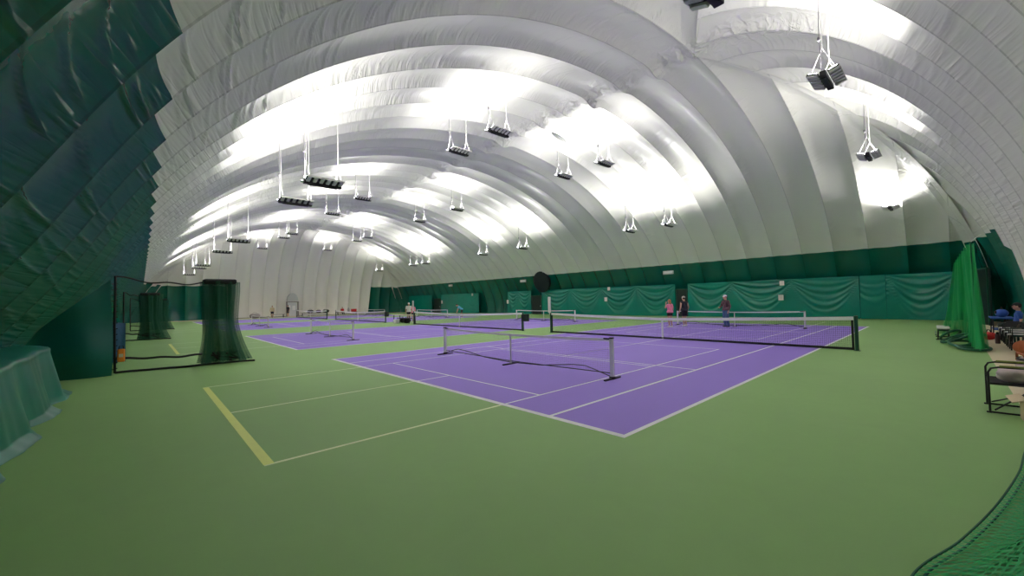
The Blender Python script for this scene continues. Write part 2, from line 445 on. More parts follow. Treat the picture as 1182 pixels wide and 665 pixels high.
# ------------------------------------------------------------------ tennis nets
def sheet(f, nu, nv):
    P = np.zeros((nv+1, nu+1, 3)); U = np.zeros((nv+1, nu+1, 2))
    for j in range(nv+1):
        for i in range(nu+1):
            x, y, z, u, v = f(i/nu, j/nv); P[j, i] = (x, y, z); U[j, i] = (u, v)
    return P, U
def make_tennis_net():
    t = thing('tennis_net', '', 'tennis net', (CL/2, 0, 0))
    ya, yb = -.914, CW+.914
    top = lambda y: .914+.156*min(1, abs(y-CW/2)/(CW/2+.914))
    sag = lambda y: top(y)-.012*math.sin(PI*min(1, abs(y-CW/2)/(CW/2+.914)))
    for y in (ya, yb):
        m = MB(); m.lathe((0, y, 0), [(.05, 0), (.05, 1.06), (.058, 1.062), (.058, 1.085), (.03, 1.10)], 14)
        m.box((.0, y, .006), (.16, .16, .012)); m.build('post', M['post_green'], t)
    s = MB(); P, U = sheet(lambda a, b: (0.004*math.sin(a*40), ya+.07+(yb-ya-.14)*a, .05+(sag(ya+(yb-ya)*a)-.07)*b, a*(yb-ya), b), 60, 6)
    s.grid(P, U); s.build('net_mesh', M['net_black'], t)
    b = MB(); ys_ = np.linspace(ya+.06, yb-.06, 41)
    for i in range(40):
        y0, y1 = ys_[i], ys_[i+1]; z0, z1 = sag(y0), sag(y1)
        vs = [(-.018, y0, z0-.11), (.018, y0, z0-.11), (.018, y0, z0), (-.018, y0, z0), (-.018, y1, z1-.11), (.018, y1, z1-.11), (.018, y1, z1), (-.018, y1, z1)]
        b.add(vs, [(3, 2, 1, 0), (4, 5, 6, 7), (0, 1, 5, 4), (1, 2, 6, 5), (2, 3, 7, 6), (3, 0, 4, 7)])
    b.build('headband', M['band'], t)
    h = MB(); h.box((0, (ya+yb)/2, .055), (.03, yb-ya-.12, .075)); h.build('bottom_hem', M['rope_black'], t)
    for y in (ya+.09, yb-.09):
        h = MB(); h.box((0, y, .53), (.03, .055, 1.0)); h.build('side_hem', M['rope_black'], t)
    cst = MB(); cst.box((0, CW/2, .455), (.03, .07, .92)); cst.box((0, CW/2, .91), (.05, .07, .02)); cst.build('center_strap', M['band'], t)
    return t
net0 = make_tennis_net()
net0['label'] = 'tennis net with white headband on the nearest purple court'
net_labels = ['', 'tennis net of the second purple court, just beyond the nearest one', 'tennis net of the third purple court, behind the folding table', 'farthest tennis net, by the entrance door at the far white wall']
nets = [net0]
for c, l in list(zip(COURTS, net_labels))[1:]: nets.append(dup(net0, (CL/2, c, 0), l))
for n in nets: n['group'] = 'tennis nets across the purple courts'
for n in nets[:2]:
    m = MB(); m.box((-.06, CW+.95, 1.52), (.06, .17, .86), bevel=.02); m.box((-.03, CW+.95, 1.06), (.05, .05, .12)); m.build('score_tube', M['post_white'], n)
for n in nets[1:3]:
    m = MB(); m.box((-.02, -1.16, .78), (.28, .34, .42), taper=1.06, bevel=.03); m.box((0, -1.0, .93), (.04, .2, .04)); m.build('ball_bin', M['duct'], n)

# ------------------------------------------------------------------ portable pickleball nets
def make_pickle():
    t = thing('portable_net', '', 'pickleball net')
    w = 6.72/2
    zt = lambda y: .865+.05*(abs(y)/w)**2
    for s in (-1, 1):
        m = MB(); m.box((0, s*w, .46), (.075, .075, .90), bevel=.01)
        p = m.build('post', M['post_white'], t)
        c = MB(); c.box((0, s*w, .925), (.085, .085, .035), bevel=.008); c.box((0, s*(w-.11), .905), (.03, .18, .035)); c.build('post_cap', M['black'], p)
        f = MB(); f.box((0, s*w, .022), (.62, .055, .03), bevel=.008); f.box((0, s*w, .04), (.10, .11, .06), bevel=.01); f.build('foot', M['black'], t)
        b = MB(); pts = [(0, s*(w-.03), .06), (0, s*(w-.45), .17), (0, s*(w-.75), .235), (0, s*(w-1.1), .225), (0, s*1.2, .10), (0, s*.03, .06)]
        b.tube(pts, .012, 8); b.build('base_tube', M['rope_black'], t)
    m = MB(); m.tube([(0, 0, .03), (0, 0, .86)], .022, 10); m.build('center_pole', M['post_white'], t)
    f = MB(); f.box((0, 0, .02), (.62, .06, .03), bevel=.008); f.tube([(.03, .02, .03), (.03, .02, .38)], .012, 6); f.build('center_foot', M['black'], t)
    s = MB(); P, U = sheet(lambda a, b: (.006, -w+.06+(2*w-.12)*a, .10+.05*abs(2*a-1)+(zt((2*a-1)*w)-.12-.05*abs(2*a-1))*b, a*2*w, b*.8), 40, 5)
    s.grid(P, U); s.build('net_mesh', M['net_fine'], t)
    hb = MB(); n = 32
    for i in range(n):
        y0, y1 = -w+.05+(2*w-.1)*i/n, -w+.05+(2*w-.1)*(i+1)/n; z0, z1 = zt(y0), zt(y1)
        vs = [(-.012, y0, z0-.055), (.012, y0, z0-.055), (.012, y0, z0), (-.012, y0, z0), (-.012, y1, z1-.055), (.012, y1, z1-.055), (.012, y1, z1), (-.012, y1, z1)]
        hb.add(vs, [(3, 2, 1, 0), (4, 5, 6, 7), (0, 1, 5, 4), (1, 2, 6, 5), (2, 3, 7, 6), (3, 0, 4, 7)])
    hb.build('headband', M['band'], t)
    h = MB(); h.tube([(.006, -w+.06, .14), (.006, -w*.5, .115), (.006, 0, .095), (.006, w*.5, .115), (.006, w-.06, .14)], .012, 6); h.build('bottom_cord', M['rope_black'], t)
    return t
pk = make_pickle()
pnames = [('nearest white portable net, in front of the nearest tennis net', 'white portable net behind the nearest tennis net, beside the man in jeans'),
          ('white portable net on the near half of the second purple court', 'white portable net on the far half of the second court, behind its tennis net'),
          ('white portable net on the near half of the third purple court', 'white portable net on the far half of the third court, right of the folding table'),
          ('white portable net on the near half of the farthest purple court', 'white portable net on the far half of the farthest court, before the dark green corner')]
first = True
for c, (la, lb) in zip(COURTS, pnames):
    for x, l in ((3.14, la), (CL-3.14, lb)):
        if first: pk.location = (x, c+CW/2+.12, 0); pk['label'] = l; pk['group'] = 'portable pickleball nets'; first = False
        else: dup(pk, (x, c+CW/2+.05, 0), l, group='portable pickleball nets')

# ------------------------------------------------------------------ hanging uplights
def make_light():
    t = thing('hanging_light', '', 'light fixture')
    m = MB(); m.box((0, 0, 0), (1.18, .15, .15), bevel=.012); m.box((0, 0, -.085), (.9, .10, .03)); m.build('driver_box', M['black'], t)
    for s in (-1, 1):
        R = Matrix.Rotation(s*.30, 3, 'X')
        off = Vector((0, s*.09, .02))
        pb = MB(); pb.box(R @ Vector((0, s*.15, .0))+off, (1.16, .27, .02), R); pb.build('back_plate', M['black'], t)
        b = MB()
        for k in range(6):
            b.box(R @ Vector((-.5+.2*k, s*.16, -.04))+off, (.105, .27, .05), R, bevel=.008)
        b.box(R @ Vector((0, s*.29, -.02))+off, (1.16, .02, .06), R)
        p = b.build('heat_sink', M['alu'], t)
        l = MB()
        for k in range(6):
            l.box(R @ Vector((-.5+.2*k, s*.15, .02))+off, (.15, .20, .012), R)
        l.build('led_lens', M['led'], p)
    for s in (-1, 1):
        m = MB()
        for q in (-1, 1): m.tube([(s*.5, q*.28, .10), (s*.5, 0, .75)], .008, 5)
        m.build('sling', M['cable'], t)
    return t
lt = make_light()
YS = [11.0, 14.2, 26.5, 33.0, 45.6, 49.0, 60.2]
ordw = ['first', 'second', 'third', 'fourth', 'fifth', 'sixth', 'seventh']
rows = [(-.2, 5.8, 'along the green left wall'), (7.6, 9.6, 'left of the roof ridge'),
        (16.1, 9.95, 'right of the roof ridge'), (24.2, 7.1, 'along the right curtains')]
spots = []
for X, Z, rl in rows:
    for i, y in enumerate(YS):
        z = Z if y < 55 else min(Z, dome_z(X, y)-1.6)
        spots.append((X, y, z, f'{ordw[i]} hanging uplight from the camera in the row {rl}'))
for X, Z, l in ((1.15, 6.24, 'uplight cut off by the top edge of the photo'), (10.0, 8.0, 'large finned uplight hanging nearest at the upper right'),
                (19.0, 7.8, 'middle finned uplight of the three at the upper right'), (28.3, 6.8, 'lowest and farthest uplight of the three at the upper right')):
    spots.append((X, -.75, Z, l))
DROP_MAX = 4
LIGHT_W = 160.
lights = [lt if i == 0 else dup(lt, (0, 0, 0), 'x') for i in range(len(spots))]
for r, (x, y, z, l) in zip(lights, spots):
    r.location = (x, y, z); r['label'] = l
    r['group'] = 'uplights hanging from the roof'
    for s in (-1, 1):
        top = dome_z(x+s*.5, y)-z+.08
        m = MB(); m.tube([(s*.5, 0, .75), (s*.5, 0, max(top, .9))], .010, 5); m.build('suspension_cable', M['cable'], r)
    m = MB(); m.tube([(-.54, .03, .1), (-.55, .05, (dome_z(x-.5, y)-z)*.55), (-.54, .03, dome_z(x-.5, y)-z)], .012, 5); m.lathe((-.55, .05, .95), [(.03, 0), (.045, .03), (.045, .1), (.03, .13)], 8)
    m.build('power_cord', M['cable_dark'], r)
    L = bpy.data.lights.new('uplight_lamp', 'AREA'); L.shape = 'RECTANGLE'; L.size = 1.1; L.size_y = .7; L.energy = LIGHT_W*(.72 if z > 8.5 else .8 if y < 0 else 1.05); L.color = (1., .985, .955); L.spread = math.radians(145)
    lo = bpy.data.objects.new('lamp', L); C.objects.link(lo); lo.parent = r; lo.location = (0, 0, .19); lo.rotation_euler = (PI, 0, 0)

# ------------------------------------------------------------------ right side: curtains, doors, signs, duct
XCUR = 31.8
def curtain(y0, y1, label, hangs, zt=2.95, amp=.10, mat_=None):
    m = MB(); nu, nv = max(20, int((y1-y0)/.08)), 60
    ph = random.random()*6
    def f(a, b):
        y = y0+(y1-y0)*a; z = .01+(zt-.01)*b
        d = 0.
        for i in range(len(hangs)-1):
            ha, hb = hangs[i], hangs[i+1]
            if ha <= y <= hb or (i == 0 and y < ha) or (i == len(hangs)-2 and y > hb):
                mid, half = (ha+hb)/2, (hb-ha)/2
                e = (y-mid)/half
                drop = (zt-z)
                r = drop/(1.05*max(.05, 1-min(1, e*e)*.86))          # U shaped folds between the hanging points
                w = math.exp(-((r-1.2)/1.2)**2)*min(1, drop/.2)
                d = amp*w*(1.5*(1-abs(math.sin(r*3.9+ph)))**1.6*(.6+.4*math.sin(ph*3+i))+.35*math.sin(r*13+1.3*ph+2*e))
                d += .035*math.sin(y*5.1+ph+math.sin(y*1.7))*(z/zt)**.5*abs(e)**2
        d += .03*math.sin(y*2.3+ph*2)*(1-z/zt)
        return XCUR-.06+d-.05*(1-b)-.55*max(0, (-1.4-y)/1.8)**1.5, y, z, 0, 0
    P, U = sheet(f, nu, nv); P2 = P[::-1].copy(); P2[..., 0] += .012
    m.grid(P); m.grid(P2)
    o = m.build('wall_curtain', mat_ or M['curtain'], smooth=True)
    return tag(o, label, 'curtain', 'green vinyl curtains along the right wall')
curtain(-3.2, -.10, 'green vinyl curtain at the right corner beside the bright green net', [-3.2, -.2, .5])
curtain(-.08, 1.22, 'narrow flat green curtain panel right of the white notices', [-.6, 1.8], amp=.015)
curtain(1.26, 13.1, 'wide swagged green curtain behind the man in jeans', [1.3, 5.2, 9.4, 13.0])
curtain(14.25, 31.1, 'longest swagged green curtain, left of the woman in pink', [14.3, 18.2, 22.4, 26.6, 31.0])
curtain(33.0, 37.4, 'green curtain left of the narrow dark doorway, ends at the dark opening', [33.0, 35.4, 37.4])
curtain(43.6, 53.6, 'plain green curtain behind the person in light blue', [43.6, 47, 50.5, 53.6], amp=.02)
curtain(56.6, 64.5, 'farthest green curtain, next to the dark far corner', [56.6, 60, 64.5], amp=.02)
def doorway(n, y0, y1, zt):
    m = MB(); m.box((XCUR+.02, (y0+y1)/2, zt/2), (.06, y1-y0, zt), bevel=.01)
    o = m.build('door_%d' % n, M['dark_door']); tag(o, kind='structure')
    f = MB(); f.box((XCUR-.03, y0+.04, zt/2), (.07, .07, zt)); f.box((XCUR-.03, y1-.04, zt/2), (.07, .07, zt)); f.box((XCUR-.03, (y0+y1)/2, zt-.03), (.07, y1-y0, .07))
    f.build('door_frame', M['post_green'], o)
    h = MB(); h.box((XCUR-.04, y0+.18, 1.0), (.05, .03, .14), bevel=.01); h.build('door_handle', M['alu'], o)
doorway(1, 13.15, 14.2, 2.5); doorway(2, 31.2, 32.9, 2.35); doorway(3, 54., 56., 2.35)
def notice(y, z, label, w=.34, h=.42):
    m = MB(); m.box((XCUR-.24, y, z), (.015, w, h)); 
    o = m.build('notice', M['paper']); tag(o, label, 'notice', 'white notices on the right curtain')
    t = MB()
    for k in range(4): t.box((XCUR-.249, y, z+h*.28-k*h*.16), (.004, w*.6, h*.05))
    t.build('printed_lines', M['sign_box'], o)
notice(5.75, 2.66, 'upper white notice on the curtain right of the man in jeans', .3, .34)
notice(5.85, 1.56, 'lower white notice on the curtain right of the man in jeans')
notice(21.3, 2.78, 'small upper white notice on the longest swagged curtain', .3, .34)
notice(21.7, 1.68, 'lower white notice on the longest swagged curtain')
notice(37.2, 1.6, 'white notice at the edge of the dark opening', .36, .5)
notice(45.0, 2.75, 'small round-looking white notice high beside the dark opening', .36, .36)
notice(53.2, 1.75, 'farthest white notice, beside the far dark doorway', .36, .5)
def wall_sign(y, z, label):
    t = thing('exit_light', label, 'light', (XCUR-.75-.12*(z-4.03), y, z), 0, 'emergency light boxes on the green band')
    m = MB(); m.box((-.02, 0, 0), (.12, 1.0, .32), bevel=.04); m.build('housing', M['sign_box'], t)
    m = MB(); m.box((-.085, 0, .0), (.02, .84, .18), bevel=.008); m.build('diffuser', M['paper'], t)
    m = MB(); m.box((.2, 0, .1), (.36, .05, .05)); m.build('bracket', M['alu'], t)
wall_sign(14.5, 4.03, 'emergency light box on the band above the woman in pink')
wall_sign(33.6, 4.2, 'emergency light box beside the round dark duct')
wall_sign(49.8, 4.3, 'emergency light box above the person in light blue')
m = MB(); m.lathe((0, 0, 0), [(1.0, 0), (1.28, .04), (1.3, .12), (1.2, .2), (1.15, .5)], 26)
o = m.build('air_duct', M['duct'], smooth=True); o.rotation_euler = (0, PI/2-.22, 0); o.location = (30.9, 30.4, 3.9); tag(o, 'round black air duct mouth in the green band above the narrow doorway', 'air duct')
# lens shaped patch on the roof ridge
m = MB(); n = 24
pts = [(.80*math.cos(2*PI*i/n), .26*math.sin(2*PI*i/n)*abs(math.sin(2*PI*i/n))**.3, 0) for i in range(n)]
m.add(pts+[(p[0]*.92, p[1]*.8, -.06) for p in pts], [tuple(range(n))]+[tuple(range(2*n-1, n-1, -1))]+[(i, n+i, n+(i+1) % n, (i+1) % n) for i in range(n)])
o = m.build('roof_hatch', M['sign_box']); o.location = (14.2, 12.9, 11.72); o.rotation_euler = (.25, .12, 0.1); tag(o, 'grey lens shaped hatch flap under the white roof ridge', 'hatch')

# corner shade behind the bright green net, put in as a dark panel
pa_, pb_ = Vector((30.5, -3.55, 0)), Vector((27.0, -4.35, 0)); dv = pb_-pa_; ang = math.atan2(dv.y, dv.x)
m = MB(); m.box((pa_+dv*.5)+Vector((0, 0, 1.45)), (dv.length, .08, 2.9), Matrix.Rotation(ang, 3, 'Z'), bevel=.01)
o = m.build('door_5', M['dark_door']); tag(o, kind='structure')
f = MB()
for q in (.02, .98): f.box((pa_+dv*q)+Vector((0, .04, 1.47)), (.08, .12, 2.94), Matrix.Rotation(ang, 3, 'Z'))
f.box((pa_+dv*.5)+Vector((0, .04, 2.92)), (dv.length, .12, .08), Matrix.Rotation(ang, 3, 'Z')); f.build('door_frame', M['post_green'], o)  # edge frame added around the corner shade panel

# ------------------------------------------------------------------ left side: skirt, flap, divider nets
m = MB(); nu, nv = 260, 60
def fs(a, b):
    y = -4.+14.5*a; z = 1.12*(1-b) if b > .12 else 1.12-.134*(b/.12)**2.2
    fold = (.065*math.sin(y*3.43+.4)+.03*math.sin(y*6.1+1.+b)+.006*math.sin(y*17+2*b))*(.25+.75*b)+.035*math.exp(-((b-.06)/.05)**2)
    hemf = max(0, b-.9)/.1
    return -6.62+.58*min(1, b/.09)**.7+.22*b+fold*min(1, b/.12)-.45*max(0, (a-.95)/.05)**2*(1-b)+hemf*(.07+.05*math.sin(y*2.6)), y, max(z, .012), a*14, b
P, U = sheet(fs, nu, nv); P2 = P[::-1].copy(); P2[..., 0] -= .015
m.grid(P); m.grid(P2)
tag(m.build('wall_skirt', M['skirt'], smooth=True), 'green vinyl skirt hanging in folds to the floor along the left wall', 'curtain')

def flap(y, label, x0=-6.7, x1=-5.2, zt=2.62, slant=1.5):
    m = MB()
    def f(a, b):
        x = x0+(x1-x0)*a; z = .015+(zt-slant*(1-a)-.015)*b
        return x+.03*math.sin(b*5), y+.10*math.sin(a*PI*2.2+b)*.6-.25*(1-a)*0+.05*math.sin(b*9+a*3), z, a, b
    P, U = sheet(f, 16, 20); P2 = P[::-1].copy(); P2[..., 1] += .012
    m.grid(P); m.grid(P2)
    return tag(m.build('divider_flap', M['flap'], smooth=True), label, 'curtain', 'vinyl flaps between left wall and divider nets')
flap(12.5, 'dark teal vinyl flap beside the nearest divider net on the left')

def divider(y, label, xb=-2.75, xe=-5.15, zt=2.62, seed=1, opened=False):
    rd = random.Random(seed)
    t = thing('divider_net', label, 'net', (0, y, 0), 0, 'dark green divider nets on the left')
    def f(a, b):            # gathered bunch: pleats, flared at the foot
        ang = a*2*PI
        rad = .42+.10*math.sin(ang*7+1)+.05*math.sin(ang*17)
        fl = 1-.12*math.sin(PI*min(1, b*1.15))+1.05*max(0, (1-b)-.45)**1.6
        return xb+rad*fl*math.cos(ang)*1.0+.25*max(0, .5-b), rad*fl*math.sin(ang)*.55+.03*math.sin(b*8+ang*3), .06+(zt-.06)*b, ang*rad*2.2, b*zt
    m = MB(); P, U = sheet(f, 110, 26); m.grid(P, U)
    def f2(a, b):
        ang = a*2*PI; rad = .26+.08*math.sin(ang*5+2)
        fl = 1+.9*max(0, (1-b)-.5)**1.5
        return xb+rad*fl*math.cos(ang), rad*fl*math.sin(ang)*.6, .06+(zt-.06)*b, ang*rad*2.6, b*zt
    P, U = sheet(f2, 70, 20); m.grid(P, U)
    m.build('net_bunch', M['net_dark_green'], t, smooth=True)
    h = MB(); h.box((xb, 0, zt), (.86, .5, .16), bevel=.05); h.build('gathered_header', M['rope_black'], t)
    r = MB()
    pts = []
    for i in range(25):
        a = i/24; pts.append((xe+(xb-.35-xe)*a, .06*math.sin(a*9), zt+.12-.16*a-.10*math.sin(a*PI)+.03*math.sin(a*14)))
    r.tube(pts, .022, 6); r.build('top_cable', M['rope_black'], t)
    for z0, z1, yo, ln in ((.42, .35, .1, .55), (.035, .04, -.3, .9)):
        r = MB(); pts = []
        for i in range(31):
            a = i/30; pts.append((xe+(xb+ln-xe)*a, yo*a+.06*math.sin(a*11), z0+(z1-z0)*a-.05*math.sin(a*PI)*(1 if z0 > .1 else 0)+.015*math.sin(a*23)*(1 if z0 > .1 else .3)))
        r.tube(pts, .032, 7); r.build('hem_rope', M['rope_black'], t)
    k = MB()
    for i in range(9):
        pts = [(xb+.55*rd.uniform(-1, 1)*math.cos(q*.5+i), .3*rd.uniform(-1, 1), .10+.30*rd.random()) for q in range(6)]
        k.tube(pts, .028, 6)
    k.build('rope_tangle', M['rope_black'], t)
    e = MB(); e.tube([(xe, 0, .02), (xe-.01, .02, 1.3), (xe, 0, zt+.13)], .028, 8)
    for i in range(16): e.tube([(xe-.07, 0, .12+i*.16), (xe+.05, .02, .15+i*.16)], .012, 5)
    e.build('edge_rope', M['rope_black'], t)
    if opened:
        w = MB()
        P, U = sheet(lambda a, b: (xe+(xb-.6-xe)*(.62+.38*a)+.1*math.sin(b*7), .12*math.sin(a*7+b*3), .06+(1.0-.25*math.sin(a*3))*b*(.25+.75*a*a), a*2, b*1.2), 20, 10)
        w.grid(P, U); w.build('net_trail', M['net_dark_green'], t)
    return t
divider(13.0, 'nearest dark green divider net gathered in a bunch on the left')
divider(28.3, 'second dark green divider net gathered on the left, behind the nearest bunch', xb=-4.2, xe=-5.3, seed=2)
divider(41.5, 'third dark green divider net gathered on the left, farthest back', xb=-3.4, xe=-5.2, zt=2.5, seed=3)
t = thing('ball_cage', 'small orange plastic case hung on the net edge at left', 'case', (-5.02, 12.85, .42))
m = MB(); m.box((0, 0, .10), (.16, .12, .36), bevel=.03); m.build('body', M['orange'], t)
m = MB(); m.tube([(-.05, 0, .27), (-.04, 0, .36), (.04, 0, .36), (.05, 0, .27)], .012, 6); m.build('handle', M['rope_black'], t)
m = MB(); m.box((0, -.07, .1), (.09, .01, .09)); m.build('front_plate', M['cream'], t)
m = MB()
P, U = sheet(lambda a, b: (-5.75+.75*a, 16.2+.12*math.sin(a*8)+.05*math.sin(b*6), .02+1.45*b-.15*a*b, a, b), 18, 14); P2 = P[::-1].copy(); P2[..., 1] += .02
m.grid(P); m.grid(P2)
tag(m.build('tarp', M['tarp'], smooth=True), 'dark blue tarp hanging behind the nearest divider net', 'tarp')

# ------------------------------------------------------------------ bright green nets on the right
t = thing('barrier_net', 'bright green barrier net tied up high and fanned out beside the seats', 'net', (0, 0, 0))
m = MB()
def f(a, b):
    xb_ = 13.4+6.3*a; yb_ = -3.55+.95*a*a-.0*a
    xt, yt = 14.0+1.6*a, -3.42+.28*a
    g = b**.75
    x = xb_*(1-g)+xt*g; y = yb_*(1-g)+yt*g
    pl = .14*(1-.5*b)
    return x+.05*math.sin(a*60), y+pl*math.sin(a*44)+.03*math.sin(a*90+b*3), .05+(3.25-.55*a-.05)*b, a*7, b*3.3
P, U = sheet(f, 150, 26); m.grid(P, U)
def f(a, b):
    xb_ = 13.3+2.4*a; xt = 14.0+.6*a; g = b**.6
    return xb_*(1-g)+xt*g, -3.50+.12*a+.10*math.sin(a*30)*(1.1-b), .05+3.2*b, a*4, b*3.3
P, U = sheet(f, 70, 22); m.grid(P, U)
m.build('net_fan', M['net_bright_green'], t, smooth=True)
for i in range(5):
    k = MB(); pts = []
    for q in range(28):
        an = q/28*2*PI
        pts.append((14.1+.55*i+(.75-.05*i)*math.cos(an), -3.38+.12*i+(.42-.03*i)*math.sin(an)*(1 if i % 2 else .8), .06+.10*i*(.5+.5*math.sin(an+i))))
    k.tube(pts, .038, 7, closed=True); k.build('hem_coil', M['rope_green'], t)
k = MB(); k.tube([(14.05, -3.45, .3), (14.06, -3.44, 1.8), (14.05, -3.42, 3.3)], .02, 6); k.build('edge_rope', M['rope_green'], t)
k = MB(); k.tube([(14.05, -3.42, 3.28), (17.5, -3.7, 3.75), (22., -3.95, 4.2)], .014, 5); k.build('tie_line', M['cable'], t)

t = thing('foreground_net', 'heap of bright green barrier netting in the bottom right corner', 'net', (.55, -4.25, 0))
HEM = [(-2.9, -3.3), (-2.0, -2.74), (-1.1, -2.70), (-.3, -2.92), (.6, -3.13), (1.7, -3.33), (2.9, -3.50), (3.7, -3.85), (4.0, -4.3)]
def hem(a):
    q = a*(len(HEM)-1); i = min(int(q), len(HEM)-2); f_ = q-i
    P_ = [np.array(HEM[max(0, min(len(HEM)-1, k))]) for k in (i-1, i, i+1, i+2)]
    return .5*((2*P_[1])+(-P_[0]+P_[2])*f_+(2*P_[0]-5*P_[1]+4*P_[2]-P_[3])*f_**2+(-P_[0]+3*P_[1]-3*P_[2]+P_[3])*f_**3)
t.location = (0, 0, 0)
m = MB()
for L, (dy, dz, amp_, npl, seed) in enumerate(((0., 0., .035, 17, 0.), (-.16, .0, .07, 11, 1.), (-.34, 0., .10, 8, 2.), (-.10, 0., .05, 23, 3.), (-.5, 0., .12, 6, 4.))):
    def f(a, b):
        hx, hy = hem(a); hy += dy
        tx, ty = .2+.9*a, -4.45
        g = b**.62
        x = hx*(1-g)+tx*g; y = hy*(1-g)+ty*g
        pl = amp_*(min(1, b*6))*(1-.6*b)
        return x+.4*pl*math.sin(a*npl*9+seed), y+pl*math.sin(a*npl*2*PI+seed+b*2), .03+3.3*b**1.35+pl*.5*math.sin(a*npl*4+b*9), a*7.5+.1*math.sin(b*8), (1-(1-b)**1.3)*3.7
    P, U = sheet(f, 170, 34); m.grid(P, U)
m.build('net_heap', M['net_coarse'], t, smooth=True)
for off in (0., -.045):
    k = MB(); k.tube([(hem(i/90)[0], hem(i/90)[1]+off, .03) for i in range(91)], .008, 6); k.build('hem_rope', M['rope_green'], t)

# ------------------------------------------------------------------ seating on the right
def folding_chair(loc, rz, label, fabric, group=None):
    """director style chair, local: faces +Y, width along X"""
    t = thing('folding_chair', label, 'chair', loc, rz, group)
    for s in (-1, 1):
        x = s*.33
        m = MB()
        m.tube([(x, .30, .015), (x, .30, .60), (x, .27, .66), (x, .20, .68), (x, -.30, .68), (x, -.34, .66), (x, -.36, .60), (x, -.36, .015)], .013, 8)
        m.tube([(x, .31, .015), (x, -.40, .015)], .013, 8); m.tube([(x, .29, .44), (x, -.36, .44)], .012, 8)
        m.tube([(x, -.36, .6), (x, -.40, .95)], .012, 8)
        m.build('side_frame', M['black'], t)
        m = MB(); m.box((x, -.04, .695), (.055, .46, .025), bevel=.008); m.build('armrest', M['olive'], t)
        for y in (.31, -.40):
            m = MB(); m.box((x, y, .012), (.04, .05, .024), bevel=.006); m.build('foot', M['black'], t)
    m = MB(); m.tube([(-.33, .25, .05), (.33, -.30, .42)], .011, 6); m.tube([(.33, .25, .05), (-.33, -.30, .42)], .011, 6); m.build('cross_brace', M['black'], t)
    m = MB(); P, U = sheet(lambda a, b: (-.33+.66*a, -.36+.66*b, .445-.045*math.sin(PI*a)*(1), a, b), 12, 6); P2 = P[::-1].copy(); P2[..., 2] -= .02
    m.grid(P); m.grid(P2); m.build('seat', fabric, t, smooth=True)
    m = MB(); P, U = sheet(lambda a, b: (-.34+.68*a, -.365-.05*b-.05*math.sin(PI*a), .60+.36*b, a, b), 12, 6); P2 = P[::-1].copy(); P2[..., 1] -= .015
    m.grid(P); m.grid(P2); m.build('backrest', fabric, t, smooth=True)
    return t
folding_chair((4.99, -3.58, 0), 0, 'nearest folding chair with olive armrests, at the right edge', M['dark_fabric'])

def blob(name, parts, material, label=None, cat=None, voxel=.02, parent=None, group=None, loc=(0, 0, 0), rz=0., smooth=6):
    """soft lump: union of ellipsoids, remeshed"""
    m = MB()
    for c, r in parts:
        bm = bmesh.new(); bmesh.ops.create_icosphere(bm, subdivisions=3, radius=1)
        m.bm(bm, Matrix.Translation(c) @ Matrix.Diagonal((*r, 1)))
    o = remesh(m, name, voxel, smooth, material, parent)
    o.location = loc; o.rotation_euler = (0, 0, rz)
    if label: tag(o, label, cat, group)
    return o
def remesh(m, name, voxel, smooth, material, parent=None, cuts=()):
    me = bpy.data.meshes.new('tmp'); me.from_pydata(m.v, [], m.f)
    o = bpy.data.objects.new('tmp', me); C.objects.link(o)
    r = o.modifiers.new('r', 'REMESH'); r.mode = 'VOXEL'; r.voxel_size = voxel; r.use_smooth_shade = True
    s = o.modifiers.new('s', 'SMOOTH'); s.iterations = smooth; s.factor = .5
    dg = bpy.context.evaluated_depsgraph_get(); dg.update()
    me2 = bpy.data.meshes.new_from_object(o.evaluated_get(dg)); C.objects.unlink(o); bpy.data.objects.remove(o)
    me2.name = name
    if cuts:
        bm = bmesh.new(); bm.from_mesh(me2)
        for co, no in cuts:
            g = bmesh.ops.bisect_plane(bm, geom=bm.verts[:]+bm.edges[:]+bm.faces[:], plane_co=co, plane_no=no, clear_outer=True)
            ed = [e for e in g['geom_cut'] if isinstance(e, bmesh.types.BMEdge)]
            if ed: bmesh.ops.holes_fill(bm, edges=ed)
        bm.to_mesh(me2); bm.free()
    me2.materials.clear(); me2.materials.append(material)
    me2.polygons.foreach_set('use_smooth', [True]*len(me2.polygons))
    ob = bpy.data.objects.new(name, me2); C.objects.link(ob)
    if parent: ob.parent = parent
    return ob

blob('folded_blanket', [((0, 0, .08), (.27, .24, .09)), ((.08, -.05, .15), (.20, .20, .09)), ((-.12, .06, .14), (.16, .18, .08)), ((.02, .1, .17), (.18, .12, .07))], M['grey_fleece'], 'mauve grey fleece bundled on the nearest folding chair', 'blanket', loc=(4.99, -3.60, .43))
t = thing('tote_bag', 'pinkish tote bag with dark trim on the tan floor behind the nearest chair', 'bag', (8.6, -4.05, 0), .2)
blob('body', [((0, 0, .22), (.36, .22, .22)), ((.15, .02, .26), (.24, .2, .2)), ((-.16, 0, .26), (.22, .2, .2))], M['mauve'], parent=t)
m = MB(); m.tube([(-.3, -.16, .34), (-.2, -.2, .52), (.1, -.2, .54), (.28, -.16, .36)], .02, 7); m.tube([(-.3, .16, .34), (-.2, .2, .50), (.1, .2, .52), (.28, .16, .36)], .02, 7); m.build('strap', M['rust'], t)
m = MB(); m.tube([(.34*math.cos(a), .21*math.sin(a), .40) for a in [2*PI*i/24 for i in range(24)]], .022, 6, closed=True); m.build('trim', M['black'], t)
t = thing('carton', 'tan cardboard box at the right edge in front of the nearest chair', 'box', (4.22, -3.74, 0), .06)
m = MB(); m.box((0, 0, .16), (.5, .36, .30), bevel=.012); m.build('body', M['card'], t)
